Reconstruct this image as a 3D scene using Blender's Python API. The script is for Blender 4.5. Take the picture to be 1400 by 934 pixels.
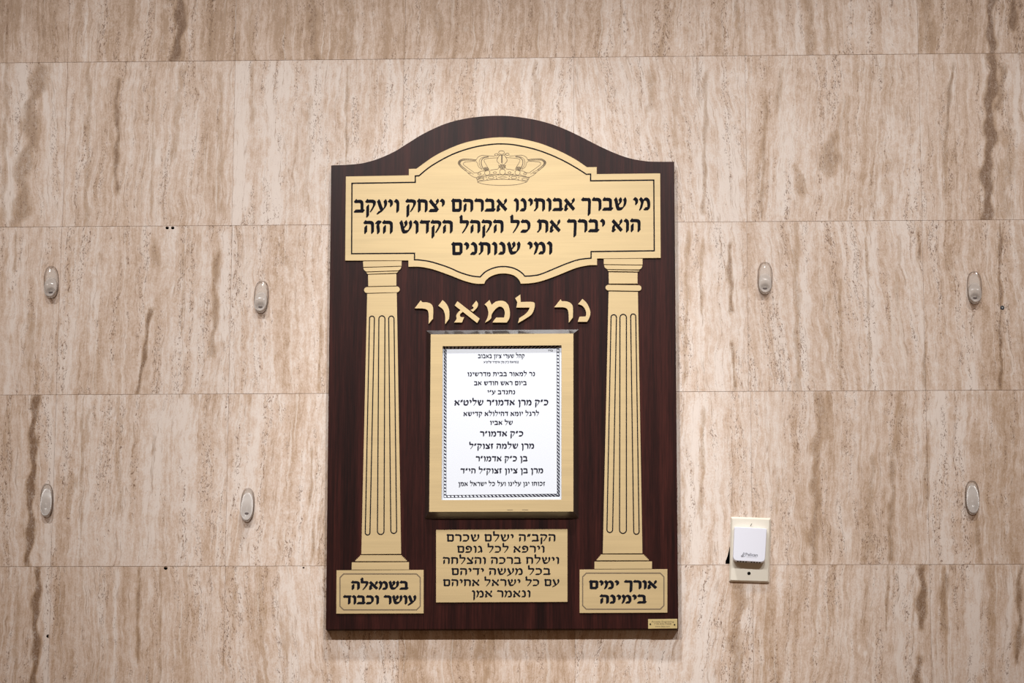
import bpy, bmesh, math, random
from mathutils import Vector, Matrix
from mathutils.geometry import tessellate_polygon

random.seed(7)
for o in list(bpy.data.objects):
    bpy.data.objects.remove(o)
SC = bpy.context.scene
COL = SC.collection

# ------------------------------------------------------------------ camera
IW, IH = 1400.0, 934.0
F = 4312.0                                   # focal length in pixels of a 1400 px wide frame
PITCH, YAW, ROLL = 0.20317, 0.046876, -0.003852
Z0 = 3.24                                    # height of the topmost visible tile joint
T = 0.3048                                   # tile size
CAM = Vector((1.0580, -5.4216, Z0 - 1.6365))
ROT = (Matrix.Rotation(YAW, 3, 'Z') @ Matrix.Rotation(PITCH, 3, 'X') @ Matrix.Rotation(ROLL, 3, 'Y'))
cam_data = bpy.data.cameras.new('camera')
cam = bpy.data.objects.new('camera', cam_data)
COL.objects.link(cam)
cam_data.sensor_width = 36.0
cam_data.sensor_fit = 'HORIZONTAL'
cam_data.lens = F / IW * 36.0
cam_data.clip_start = 0.05
cam.matrix_world = Matrix.Translation(CAM) @ (ROT @ Matrix.Rotation(math.pi / 2, 3, 'X')).to_4x4()
SC.camera = cam

# ------------------------------------------------------------------ light and exposure
SC.view_settings.view_transform = 'Standard'
SC.view_settings.look = 'None'
SC.view_settings.exposure = 0.0
SC.view_settings.gamma = 1.0
SC.view_settings.use_curve_mapping = False
world = bpy.data.worlds.new('world')
SC.world = world
world.use_nodes = True
world.node_tree.nodes['Background'].inputs['Color'].default_value = (1.0, 0.60, 0.36, 1)
world.node_tree.nodes['Background'].inputs['Strength'].default_value = 0.15

def aim(o, target):
    o.rotation_euler = (Vector(target) - o.location).to_track_quat('-Z', 'Y').to_euler()

# a row of ceiling fixtures out in the room (wide, about 40 degrees above the plaque)
ROW_W = 168.0
for lx in (-0.95, 0.2, 1.35, 2.5):
    ld = bpy.data.lights.new('ceiling_row_lamp', 'SPOT')
    ld.energy = ROW_W
    ld.spot_size = math.radians(38)
    ld.spot_blend = 1.0
    ld.shadow_soft_size = 0.07
    ld.color = (1.0, 0.985, 0.97)
    lo = bpy.data.objects.new('ceiling_row_lamp', ld)
    COL.objects.link(lo)
    lo.location = (lx, -2.8, 4.5)
    aim(lo, (0.82 + (lx - 0.78) * 0.48, 0, 2.66))
# a downlight close to the wall, straight above the plaque
ld = bpy.data.lights.new('wall_downlight', 'SPOT')
ld.energy = 165.0
ld.spot_size = math.radians(33)
ld.spot_blend = 1.0
ld.shadow_soft_size = 0.07
ld.color = (1.0, 0.975, 0.95)
lo = bpy.data.objects.new('wall_downlight', ld)
COL.objects.link(lo)
lo.location = (0.79, -0.9, 4.5)
aim(lo, (0.79, 0.0, 2.03))

# ------------------------------------------------------------------ helpers
def U(u, v, d=0.0):
    """point of the plane d metres in front of the wall that the photograph shows at pixel (u, v)"""
    r = ROT @ Vector(((u - IW / 2) / F, 1.0, -(v - IH / 2) / F))
    t = (-d - CAM.y) / r.y
    return CAM + r * t

def link(name, bm, mat, parent=None, smooth=False, mats=None):
    me = bpy.data.meshes.new(name)
    bmesh.ops.recalc_face_normals(bm, faces=bm.faces)
    if parent is not None:
        base = parent
        while base.parent is not None:
            base = base.parent
        bmesh.ops.translate(bm, verts=bm.verts, vec=-Vector(base.location))
    bm.to_mesh(me)
    bm.free()
    for m in (mats or [mat]):
        me.materials.append(m)
    if smooth:
        for p in me.polygons:
            p.use_smooth = True
    o = bpy.data.objects.new(name, me)
    COL.objects.link(o)
    if parent is not None:
        o.parent = parent
    return o

def thing(name, label, cat, loc, group=None):
    o = bpy.data.objects.new(name, None)
    COL.objects.link(o)
    o.empty_display_size = 0.02
    o.location = loc
    o['label'] = label
    o['category'] = cat
    if group:
        o['group'] = group
    return o

def part_label(o, s):
    o['label'] = s
    return o

def catmull(pts, n=6, closed=False):
    out = []
    L = len(pts)
    rng = L if closed else L - 1
    for i in range(rng):
        p1, p2 = pts[i], pts[(i + 1) % L]
        p0 = pts[(i - 1) % L] if (closed or i > 0) else p1
        p3 = pts[(i + 2) % L] if (closed or i + 2 < L) else p2
        for k in range(n):
            t = k / n
            out.append(tuple(0.5 * ((2 * p1[j]) + (-p0[j] + p2[j]) * t + (2 * p0[j] - 5 * p1[j] + 4 * p2[j] - p3[j]) * t * t
                                    + (-p0[j] + 3 * p1[j] - 3 * p2[j] + p3[j]) * t ** 3) for j in (0, 1)))
    if not closed:
        out.append(tuple(pts[-1]))
    return out

def run(*segs):
    """outline from runs: lists are straight corners, ('s', list) runs are smoothed"""
    out = []
    for s in segs:
        q = catmull(s[1], 6) if (isinstance(s, tuple) and s[0] == 's') else s
        for p in q:
            if not out or (abs(out[-1][0] - p[0]) + abs(out[-1][1] - p[1])) > 0.02:
                out.append(tuple(p))
    return out

def prism(bm, pts3_back, pts3_front, cap_back=False):
    n = len(pts3_front)
    vb = [bm.verts.new(p) for p in pts3_back]
    vf = [bm.verts.new(p) for p in pts3_front]
    for i in range(n):
        j = (i + 1) % n
        bm.faces.new((vb[i], vb[j], vf[j], vf[i]))
    for tri in tessellate_polygon([[Vector(p) for p in pts3_front]]):
        try:
            bm.faces.new([vf[k] for k in tri])
        except ValueError:
            pass
    if cap_back:
        for tri in tessellate_polygon([[Vector(p) for p in pts3_back]]):
            try:
                bm.faces.new([vb[k] for k in tri])
            except ValueError:
                pass
    return vb, vf

def slab(bm, px, d0, d1, edge=0.0):
    """plate whose front outline (at depth d1) is seen at px; d0 is its back.
    edge > 0 rounds the rim over with a small chamfer."""
    front = [U(u, v, d1) for u, v in px]
    back = [Vector((p.x, -d0, p.z)) for p in front]
    if edge <= 0:
        prism(bm, back, front, True)
        return
    n = len(front)
    area = sum(front[i].x * front[(i + 1) % n].z - front[(i + 1) % n].x * front[i].z for i in range(n))
    sg = 1 if area > 0 else -1
    inner = []
    for i in range(n):
        a, b, c = front[i - 1], front[i], front[(i + 1) % n]
        e1 = Vector((b.x - a.x, 0, b.z - a.z)).normalized()
        e2 = Vector((c.x - b.x, 0, c.z - b.z)).normalized()
        n1 = Vector((-e1.z, 0, e1.x)) * sg
        n2 = Vector((-e2.z, 0, e2.x)) * sg
        m = (n1 + n2)
        m = m / max(0.5, m.length_squared / 2) if m.length > 1e-6 else n1
        inner.append(b + m * edge)
    mid = [Vector((p.x, -d1 + edge, p.z)) for p in front]
    vb = [bm.verts.new(p) for p in back]
    vm = [bm.verts.new(p) for p in mid]
    vf = [bm.verts.new(p) for p in inner]
    for i in range(n):
        j = (i + 1) % n
        bm.faces.new((vb[i], vb[j], vm[j], vm[i]))
        bm.faces.new((vm[i], vm[j], vf[j], vf[i]))
    for tri in tessellate_polygon([inner]):
        bm.faces.new([vf[k] for k in tri])
    for tri in tessellate_polygon([back]):
        bm.faces.new([vb[k] for k in tri])

INK = 0.00022

def ribbon(bm, px, w, d, closed=False, t=INK):
    """flat inked or engraved line of width w pixels along px on the plane at depth d"""
    n = len(px)
    L, R = [], []
    for i in range(n):
        a = px[(i - 1) % n] if (closed or i > 0) else px[i]
        b = px[i]
        c = px[(i + 1) % n] if (closed or i < n - 1) else px[i]
        def nv(p, q):
            dx, dy = q[0] - p[0], q[1] - p[1]
            l = math.hypot(dx, dy)
            return (-dy / l, dx / l) if l > 1e-9 else None
        n1, n2 = nv(a, b), nv(b, c)
        if n1 is None: n1 = n2
        if n2 is None: n2 = n1
        if n1 is None: n1 = n2 = (0, 1)
        mx, my = n1[0] + n2[0], n1[1] + n2[1]
        q = max(0.45, (mx * mx + my * my) / 2)
        mx, my = mx / q, my / q
        L.append(bm.verts.new(U(b[0] + mx * w / 2, b[1] + my * w / 2, d + t)))
        R.append(bm.verts.new(U(b[0] - mx * w / 2, b[1] - my * w / 2, d + t)))
    for i in range(n if closed else n - 1):
        j = (i + 1) % n
        bm.faces.new((L[i], L[j], R[j], R[i]))

def ell(cx, cy, rx, ry, n=20, a0=0, a1=360):
    full = abs(a1 - a0) >= 360
    m = n if full else n + 1
    return [(cx + rx * math.cos(math.radians(a0 + (a1 - a0) * k / n)), cy + ry * math.sin(math.radians(a0 + (a1 - a0) * k / n))) for k in range(m)]

def disc_px(bm, cx, cy, r, d, n=12, ry=None, t=INK):
    bm.faces.new([bm.verts.new(U(x, y, d + t)) for x, y in ell(cx, cy, r, ry or r, n)])

# ------------------------------------------------------------------ materials
def mat(name, color, rough=0.5, metal=0.0, spec=0.5, **kw):
    m = bpy.data.materials.new(name)
    m.use_nodes = True
    b = m.node_tree.nodes['Principled BSDF']
    b.inputs['Base Color'].default_value = (*color, 1)
    b.inputs['Roughness'].default_value = rough
    b.inputs['Metallic'].default_value = metal
    b.inputs['Specular IOR Level'].default_value = spec
    for k, v in kw.items():
        b.inputs[k.replace('_', ' ')].default_value = v
    return m

class NT:
    def __init__(self, m):
        self.nt = m.node_tree
        self.b = self.nt.nodes['Principled BSDF']
    def n(self, typ, **props):
        x = self.nt.nodes.new(typ)
        for k, v in props.items():
            setattr(x, k, v)
        return x
    def l(self, a, b):
        self.nt.links.new(a, b)
    def mapped(self, src, scale, loc=(0, 0, 0)):
        mp = self.n('ShaderNodeMapping')
        mp.inputs['Scale'].default_value = scale
        mp.inputs['Location'].default_value = loc
        self.l(src, mp.inputs['Vector'])
        return mp.outputs[0]
    def noise(self, src, scale=1.0, detail=4.0, rough=0.55, dist=0.0):
        x = self.n('ShaderNodeTexNoise')
        x.inputs['Scale'].default_value = scale
        x.inputs['Detail'].default_value = detail
        x.inputs['Roughness'].default_value = rough
        x.inputs['Distortion'].default_value = dist
        self.l(src, x.inputs['Vector'])
        return x.outputs['Fac']
    def rng(self, src, a, b, c=0.0, d=1.0, smooth=True):
        x = self.n('ShaderNodeMapRange')
        x.interpolation_type = 'SMOOTHSTEP' if smooth else 'LINEAR'
        x.inputs['From Min'].default_value = a
        x.inputs['From Max'].default_value = b
        x.inputs['To Min'].default_value = c
        x.inputs['To Max'].default_value = d
        self.l(src, x.inputs['Value'])
        return x.outputs['Result']
    def math(self, op, a, b=None):
        x = self.n('ShaderNodeMath', operation=op)
        for i, s in enumerate((a, b)):
            if s is None: continue
            if isinstance(s, (int, float)):
                x.inputs[i].default_value = s
            else:
                self.l(s, x.inputs[i])
        return x.outputs[0]
    def mix(self, f, a, b):
        x = self.n('ShaderNodeMix', data_type='RGBA')
        for s, k in ((f, 0), (a, 6), (b, 7)):
            if isinstance(s, (int, float)):
                x.inputs[k].default_value = s
            elif isinstance(s, tuple):
                x.inputs[k].default_value = (*s, 1)
            else:
                self.l(s, x.inputs[k])
        return x.outputs[2]
    def bump(self, h, strength, dist):
        x = self.n('ShaderNodeBump')
        x.inputs['Strength'].default_value = strength
        x.inputs['Distance'].default_value = dist
        self.l(h, x.inputs['Height'])
        self.l(x.outputs[0], self.b.inputs['Normal'])

def travertine():
    m = mat('travertine', (0.6, 0.48, 0.38), 0.45, 0, 0.22)
    t = NT(m)
    pos = t.n('ShaderNodeNewGeometry').outputs['Position']
    off = t.n('ShaderNodeAttribute', attribute_name='tile_offset').outputs['Vector']
    att = t.n('ShaderNodeAttribute', attribute_name='stone').outputs['Color']
    sep = t.n('ShaderNodeSeparateColor')
    t.l(att, sep.inputs[0])
    A_b, A_c, A_t = sep.outputs[0], sep.outputs[1], sep.outputs[2]
    add = t.n('ShaderNodeVectorMath', operation='ADD')
    t.l(pos, add.inputs[0]); t.l(off, add.inputs[1])
    # shear each slab's bedding a little and let it meander
    warp = t.n('ShaderNodeTexNoise'); warp.inputs['Scale'].default_value = 14.0; warp.inputs['Detail'].default_value = 3.0
    t.l(add.outputs[0], warp.inputs['Vector'])
    wsub = t.n('ShaderNodeVectorMath', operation='SUBTRACT'); wsub.inputs[1].default_value = (0.5, 0.5, 0.5)
    t.l(warp.outputs['Color'], wsub.inputs[0])
    wsc = t.n('ShaderNodeVectorMath', operation='MULTIPLY'); wsc.inputs[1].default_value = (0.022, 0.0, 0.0)
    t.l(wsub.outputs[0], wsc.inputs[0])
    warp2 = t.n('ShaderNodeTexNoise'); warp2.inputs['Scale'].default_value = 75.0; warp2.inputs['Detail'].default_value = 3.0
    t.l(add.outputs[0], warp2.inputs['Vector'])
    w2s = t.n('ShaderNodeVectorMath', operation='SUBTRACT'); w2s.inputs[1].default_value = (0.5, 0.5, 0.5)
    t.l(warp2.outputs['Color'], w2s.inputs[0])
    w2c = t.n('ShaderNodeVectorMath', operation='MULTIPLY'); w2c.inputs[1].default_value = (0.0045, 0.0, 0.003)
    t.l(w2s.outputs[0], w2c.inputs[0])
    a2 = t.n('ShaderNodeVectorMath', operation='ADD'); t.l(add.outputs[0], a2.inputs[0]); t.l(wsc.outputs[0], a2.inputs[1])
    a3 = t.n('ShaderNodeVectorMath', operation='ADD'); t.l(a2.outputs[0], a3.inputs[0]); t.l(w2c.outputs[0], a3.inputs[1])
    v = a3.outputs[0]
    broad = t.noise(t.mapped(v, (26, 1, 2.2)), 1.0, 4.0, 0.55)
    mid = t.noise(t.mapped(v, (110, 1, 7)), 1.0, 5.0, 0.62)
    fine = t.noise(t.mapped(v, (420, 1, 45)), 1.0, 4.0, 0.65)
    mott = t.noise(t.mapped(v, (95, 95, 60)), 1.0, 6.0, 0.7)
    # pale to tan base
    k = t.math('ADD', t.math('MULTIPLY', t.rng(broad, 0.36, 0.64), 0.36), t.math('MULTIPLY', t.rng(mid, 0.35, 0.65), 0.42))
    k = t.math('ADD', k, t.math('MULTIPLY', t.rng(mott, 0.33, 0.68), 0.36))
    k = t.math('ADD', k, t.math('MULTIPLY', t.rng(fine, 0.30, 0.70), 0.18))
    grain = t.noise(t.mapped(v, (520, 1, 330)), 1.0, 5.0, 0.75)
    k = t.math('ADD', k, t.math('MULTIPLY', t.rng(grain, 0.30, 0.70, -0.18, 0.24), 1.0))
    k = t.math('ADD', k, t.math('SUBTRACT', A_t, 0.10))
    k = t.math('SUBTRACT', k, t.math('MULTIPLY', A_c, 0.65))
    ramp = t.n('ShaderNodeValToRGB')
    cr = ramp.color_ramp
    cr.elements[0].position = 0.15; cr.elements[0].color = (0.795, 0.705, 0.640, 1)
    cr.elements[1].position = 0.50; cr.elements[1].color = (0.690, 0.555, 0.460, 1)
    e = cr.elements.new(0.75); e.color = (0.595, 0.447, 0.340, 1)
    e = cr.elements.new(1.0); e.color = (0.465, 0.325, 0.222, 1)
    t.l(t.math('MULTIPLY', k, 0.83), ramp.inputs[0])
    col = ramp.outputs[0]
    # hairline seams that follow the bedding
    sm = t.math('ABSOLUTE', t.math('SUBTRACT', t.noise(t.mapped(v, (85, 1, 2.6), (5, 1, 8)), 1.0, 2.0, 0.5), 0.5))
    sm = t.math('MULTIPLY', t.rng(sm, 0.002, 0.014, 1.0, 0.0), t.rng(fine, 0.36, 0.60))
    col = t.mix(t.math('MULTIPLY', sm, 0.55), col, (0.33, 0.215, 0.135))
    # pale threads
    thr = t.rng(t.noise(t.mapped(v, (170, 1, 4)), 1.0, 3.0, 0.5), 0.60, 0.70)
    col = t.mix(t.math('MULTIPLY', thr, 0.50), col, (0.80, 0.72, 0.65))
    # blotches of pale recrystallised stone
    bl = t.rng(t.noise(t.mapped(v, (60, 1, 40)), 1.0, 5.0, 0.65), 0.58, 0.72)
    col = t.mix(t.math('MULTIPLY', bl, 0.35), col, (0.80, 0.72, 0.66))
    spk = t.rng(t.noise(t.mapped(v, (420, 1, 260)), 1.0, 3.0, 0.6), 0.58, 0.72)
    col = t.mix(t.math('MULTIPLY', spk, 0.36), col, (0.84, 0.77, 0.70))
    # named brown bands, broken up by the streaks
    nb = t.math('ADD', t.math('MULTIPLY', t.math('SUBTRACT', mid, 0.5), 1.1), t.math('MULTIPLY', t.math('SUBTRACT', fine, 0.5), 0.7))
    edge = t.rng(t.math('ADD', A_b, t.math('MULTIPLY', nb, 0.75)), 0.12, 0.34)
    bb = t.math('MULTIPLY', edge, t.rng(A_b, 0.02, 0.75, 0.0, 0.92, False))
    bb = t.math('MULTIPLY', bb, t.rng(t.math('ADD', grain, mott), 0.72, 1.10, 0.55, 1.0))
    bcol = t.mix(t.rng(A_b, 0.35, 0.95), (0.455, 0.310, 0.195), (0.215, 0.122, 0.062))
    col = t.mix(bb, col, bcol)
    # pores: pits and squiggles gathered along the bedding
    cl = t.rng(t.noise(t.mapped(v, (60, 1, 5)), 1.0, 3.0, 0.5), 0.46, 0.64)
    cl2 = t.math('MAXIMUM', cl, t.math('MULTIPLY', A_b, 1.0))
    pn = t.noise(t.mapped(v, (500, 1, 190)), 1.0, 3.0, 0.6)
    thresh = t.math('SUBTRACT', 0.715, t.math('MULTIPLY', cl2, 0.125))
    pore = t.rng(t.math('SUBTRACT', pn, thresh), 0.0, 0.035)
    sq = t.math('ABSOLUTE', t.math('SUBTRACT', t.noise(t.mapped(v, (360, 1, 150), (3, 7, 5)), 1.0, 2.0, 0.5), 0.5))
    sq = t.rng(sq, 0.010, 0.045, 1.0, 0.0)
    sqm = t.rng(t.noise(t.mapped(v, (190, 1, 50), (9, 2, 4)), 1.0, 2.0, 0.5), 0.50, 0.60)
    sq = t.math('MULTIPLY', t.math('MULTIPLY', sq, sqm), t.rng(cl2, 0.25, 0.8, 0.12, 1.0))
    pit = t.math('MAXIMUM', t.math('MULTIPLY', pore, 0.82), t.math('MULTIPLY', sq, 0.74))
    col = t.mix(pit, col, (0.165, 0.088, 0.048))
    fn = t.rng(fine, 0.55, 0.72)
    col = t.mix(t.math('MULTIPLY', fn, 0.24), col, (0.38, 0.25, 0.17))
    t.l(col, t.b.inputs['Base Color'])
    h = t.math('SUBTRACT', t.math('MULTIPLY', mott, 0.4), t.math('MULTIPLY', pit, 1.0))
    t.bump(h, 0.30, 0.0005)
    return m

def wood():
    m = mat('dark_mahogany', (0.03, 0.016, 0.014), 0.33, 0, 0.20)
    t = NT(m)
    pos = t.n('ShaderNodeNewGeometry').outputs['Position']
    a = t.noise(t.mapped(pos, (45, 1, 1.3)), 1.0, 4.0, 0.55, 0.3)
    b = t.noise(t.mapped(pos, (300, 1, 9)), 1.0, 3.0, 0.6)
    c = t.noise(t.mapped(pos, (700, 1, 40)), 1.0, 2.0, 0.6)
    k = t.math('ADD', t.math('MULTIPLY', a, 0.50), t.math('ADD', t.math('MULTIPLY', b, 0.34), t.math('MULTIPLY', c, 0.16)))
    r = t.n('ShaderNodeValToRGB')
    e = r.color_ramp.elements
    e[0].position = 0.38; e[0].color = (0.0080, 0.0022, 0.0020, 1)
    e[1].position = 0.64; e[1].color = (0.054, 0.0125, 0.0095, 1)
    x = e.new(0.5); x.color = (0.0235, 0.0055, 0.0045, 1)
    t.l(k, r.inputs[0])
    t.l(r.outputs[0], t.b.inputs['Base Color'])
    return m

def brass(name, color, metal=0.2, rough=0.45):
    m = mat(name, color, rough, metal, 0.5)
    t = NT(m)
    pos = t.n('ShaderNodeNewGeometry').outputs['Position']
    a = t.noise(t.mapped(pos, (8, 1, 900)), 1.0, 3.0, 0.6)
    b = t.noise(t.mapped(pos, (5, 1, 60)), 1.0, 2.0, 0.5)
    k = t.math('ADD', t.math('MULTIPLY', a, 0.5), t.math('MULTIPLY', b, 0.5))
    lo = tuple(c * 0.93 for c in color); hi = tuple(min(1, c * 1.05) for c in color)
    col = t.mix(t.rng(k, 0.35, 0.65), lo, hi)
    t.l(col, t.b.inputs['Base Color'])
    t.bump(a, 0.08, 0.0002)
    return m

M_STONE = travertine()
M_GROUT = mat('tile_joint', (0.36, 0.26, 0.19), 0.9)
M_WOOD = wood()
M_BRASS = brass('brushed_brass', (0.550, 0.418, 0.218))
M_BRASS_EDGE = mat('polished_brass', (0.80, 0.66, 0.32), 0.28, 0.45)
M_BLACK = mat('black_enamel', (0.010, 0.010, 0.014), 0.8, 0, 0.03)
M_ENGRAVE = mat('engraved_line', (0.16, 0.115, 0.065), 0.6)
M_FRAME = mat('black_gloss_lacquer', (0.008, 0.004, 0.003), 0.45, 0, 0.8, Coat_Weight=1.0, Coat_Roughness=0.30, Coat_IOR=2.9)
M_PAPER = mat('white_paper', (0.72, 0.77, 0.85), 0.8, 0, 0.2)
M_INK = mat('printing_ink', (0.020, 0.020, 0.035), 0.8, 0, 0.1)
M_IVORY = mat('ivory_plastic', (0.80, 0.76, 0.66), 0.32)
M_WHITE = mat('white_plastic', (0.82, 0.85, 0.96), 0.38)
M_GREY = mat('grey_print', (0.26, 0.27, 0.32), 0.6)
M_PALE = mat('pale_grey_print', (0.52, 0.53, 0.58), 0.6)
M_DARK = mat('dark_cavity', (0.010, 0.009, 0.008), 0.9, 0, 0.1)
def thin_plastic(name, color, cover, rough):
    """clear plastic: light passes straight through, the surface reflects by Fresnel, cover = milky share"""
    m = mat(name, color, rough, 0, 0.5)
    t = NT(m)
    tr = t.n('ShaderNodeBsdfTransparent')
    tr.inputs['Color'].default_value = (0.985, 0.98, 0.975, 1)
    mx = t.n('ShaderNodeMixShader')
    fr = t.n('ShaderNodeFresnel')
    fr.inputs['IOR'].default_value = 1.49
    fac = t.math('ADD', t.math('MULTIPLY', fr.outputs[0], 0.9), cover)
    fac = t.math('MINIMUM', fac, 1.0)
    t.l(fac, mx.inputs[0])
    t.l(tr.outputs[0], mx.inputs[1])
    t.l(t.b.outputs[0], mx.inputs[2])
    t.l(mx.outputs[0], t.nt.nodes['Material Output'].inputs['Surface'])
    return m
M_SHADE_SPOT = mat('painted_shade', (0.10, 0.080, 0.075), 0.6, 0, 0.2)  # flat dark colour painted in as shade at the scoop's bottom
M_CLEAR = thin_plastic('clear_plastic', (0.62, 0.54, 0.48), 0.10, 0.04)
M_FROST = thin_plastic('frosted_plastic', (0.90, 0.84, 0.79), 0.34, 0.17)
M_MILKY = thin_plastic('milky_plastic', (0.88, 0.83, 0.79), 0.42, 0.20)
M_PAD = mat('adhesive_pad', (0.80, 0.73, 0.67), 0.6)
M_SCREW = mat('steel_screw', (0.55, 0.55, 0.55), 0.3, 0.9)
M_ANCHOR = mat('dark_blue_nylon', (0.012, 0.020, 0.035), 0.4)

# ------------------------------------------------------------------ wall of travertine tiles
# stone bands seen in the slabs: (x0, y0, x1, y1, width, strength)  positions as in the photograph
BROWN = [
 (248,-4,241.5,82,14,.95),(53,88,24,308,22,.62),(22,0,20,60,8,.5),(161,110,159,262,8,.75),(122,88,118,308,8,.5),(211,110,207,290,5,.45),
 (248,92,237,215,10,.45),(301,100,301,290,8,.42),(425,-4,432,82,14,.62),(390,-4,395,82,10,.38),(340,-4,345,80,12,.42),(343,90,346,165,5,.5),
 (424,130,418,280,8,.35),(180,-4,178,80,8,.35),(289,-4,288,80,5,.65),(212,330,211,362,10,.55),(206,425,189,537,6,.85),(297,345,291,485,9,.62),
 (251,335,249,455,4,.5),(43,430,42,500,10,.45),(22,320,20,370,4,.6),(45,400,40,536,22,.25),(100,330,95,420,14,.25),(48,542,39,772,10,.95),(51,778,47,938,10,.9),
 (190,778,188,905,5,.7),(219,778,219,930,3,.6),(163,545,163,700,8,.42),(113,545,110,772,4,.5),(97,650,95,700,12,.42),(427,614,424,690,4,.6),
 (428,712,428,765,3,.7),(355,780,363,938,8,.42),(322,800,320,860,5,.5),(385,850,390,900,14,.35),(475,-4,478,80,20,.5),(595,-4,605,72,14,.5),
 (530,-4,533,80,8,.35),(913,-4,905,75,8,.5),(733,85,733,160,10,.48),(890,100,888,150,10,.5),(475,92,473,222,4,.6),(585,100,580,180,6,.3),
 (1008,-4,1012,75,7,.5),(1103,-4,1110,75,12,.55),(1130,-4,1132,75,8,.45),(1268,-4,1270,70,22,.55),(1355,-4,1355,72,10,.95),(1388,-4,1385,40,10,.85),
 (1357,76,1348,300,14,1.0),(1303,90,1293,180,6,.7),(1293,180,1293,265,6,.6),(1372,90,1365,150,10,.65),(1047,135,1041,297,6,.6),(1135,185,1138,238,22,.6),
 (1160,130,1155,250,6,.42),(1090,228,1095,264,14,.52),(1070,95,1060,150,8,.5),(1200,90,1190,296,70,.28),(1378,180,1374,298,20,.45),
 (1088,306,1091,533,8,.5),(1149,385,1149,530,5,.52),(998,335,999,425,7,.72),(1000,470,1006,532,4,.75),(1184,306,1190,530,4,.55),(1133,405,1133,500,8,.42),
 (1367,306,1368,531,5,.8),(1255,318,1257,352,5,.75),(1264,470,1265,531,6,.55),(1122,538,1116,640,12,.6),(1134,538,1128,600,10,.5),(1230,556,1224,620,12,.5),
 (1370,538,1370,769,70,.33),(1115,640,1113,770,12,.62),(1221,630,1217,766,8,.62),(1266,614,1268,690,8,.55),(1193,625,1186,766,8,.52),(1063,640,1062,700,6,.42),
 (1334,700,1341,768,7,.6),(1010,800,1004,938,16,.6),(1259,776,1262,858,12,.85),(1256,900,1256,938,12,.75),(1290,780,1292,862,10,.62),(1395,776,1392,905,8,.75),
 (1214,778,1212,862,4,.6),(1352,778,1358,855,8,.45),(1045,825,1045,938,30,.28),(560,885,556,938,16,.4),(672,870,668,925,9,.55),(830,880,828,938,14,.35),(455,780,440,860,10,.3),
 (735,890,733,938,30,.2),(940,320,936,520,6,.5),(960,330,958,430,5,.5),(935,545,940,770,10,.3),(962,560,958,720,6,.5),(925,120,922,200,7,.4),(965,100,962,290,6,.55),
 (1180,310,1180,330,4,.3),(1230,320,1226,420,8,.3),(1330,310,1325,360,8,.3),(1395,306,1395,530,16,.3),(380,330,392,362,7,.5),(440,420,436,535,4,.55),(10,85,4,300,8,.5),(150,-4,146,80,5,.4),
 (70,-4,74,75,5,.5),(52,-4,53,75,3,.6),(10,560,6,765,8,.35),(25,790,20,938,6,.45),(80,800,76,930,8,.25),(140,790,135,930,7,.3),(260,780,255,930,18,.25),(120,560,116,610,10,.4),
]
CREAM = [
 (150,565,172,592,3,1.0),(213,209,216,219,6,1.0),(39,212,41,227,5,1.0),(60,126,62,147,4,.95),(1150,868,1182,892,2.5,1.0),(203,608,213,614,5,.9),(262,806,300,812,8,.5),
 (33,90,10,300,12,.7),(80,90,60,300,10,.4),(118,-4,117,82,5,.7),(262,-4,260,82,8,.4),(330,90,328,300,16,.5),(375,95,370,300,20,.5),(440,100,436,220,20,.4),(265,150,255,300,10,.35),
 (310,320,304,460,12,.6),(13,320,10,536,8,.6),(130,400,128,500,8,.4),(245,560,242,690,40,.35),(72,545,66,770,12,.6),(160,780,155,938,4,.7),(66,780,64,938,12,.5),(395,800,400,938,5,.6),
 (335,560,330,700,20,.3),(785,90,785,180,18,.4),(610,60,612,75,8,.6),(1064,-4,1066,60,6,.6),(1090,-4,1090,75,5,.5),(1190,-4,1186,70,30,.4),(1190,0,1188,70,6,.5),(965,90,960,300,14,.5),
 (1000,100,1000,300,30,.35),(1085,150,1070,290,12,.35),(1215,150,1195,300,10,.5),(1300,110,1285,300,8,.35),(1392,90,1388,300,6,.5),(1365,-4,1365,70,6,.5),(1290,-4,1290,70,5,.5),
 (975,310,975,530,22,.4),(1105,310,1098,530,12,.5),(1195,310,1194,530,10,.5),(1290,536,1290,770,42,.4),(1335,460,1330,530,8,.5),(1175,540,1165,770,14,.3),(1150,620,1140,770,10,.3),
 (1024,806,1026,885,5,.8),(1237,778,1237,938,14,.5),(1296,780,1300,938,4,.6),(1335,780,1330,938,16,.35),(1380,790,1376,938,6,.4),(500,885,495,938,14,.5),(520,880,532,938,8,.5),(900,885,905,938,12,.35),(960,790,955,938,20,.35),(950,550,950,770,14,.4),(465,100,470,160,10,.4),
]
# measured joint positions (photograph), per column, for the rows where they can be seen
VJ = {0: [(94.9, 0), (92.8, 83), (85.3, 310), (76.5, 539), (70, 774), (66, 934)], 1: [(323.7, 0), (321, 83), (317.8, 308), (312.5, 538), (308.2, 774), (305, 934)],
      2: [(552, 40), (544, 900)], 3: [(785.3, 0), (786, 150)], 4: [(1018.4, 0), (1018.8, 75), (1021, 302), (1023.5, 535), (1029, 700), (1030, 934)],
      5: [(1253.7, 0), (1255.5, 73), (1261, 301), (1265, 534), (1271.5, 773), (1273.6, 934)]}
ROWY = {0: 38, 1: 190, 2: 420, 3: 655, 4: 855}

def joint_x(row, col):
    if col in VJ and row in ROWY and len(VJ[col]) > 2:
        y = ROWY[row]
        p = VJ[col]
        for a, b in zip(p, p[1:]):
            if a[1] <= y <= b[1]:
                u = a[0] + (b[0] - a[0]) * (y - a[1]) / (b[1] - a[1])
                return U(u, y).x
    return col * T + {-1: 0.004, 0: 0.0, 1: -0.002, 2: 0.001, 3: -0.001, 4: 0.0}.get(row, 0.0)

def row_z(k):
    return Z0 - k * T

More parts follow.
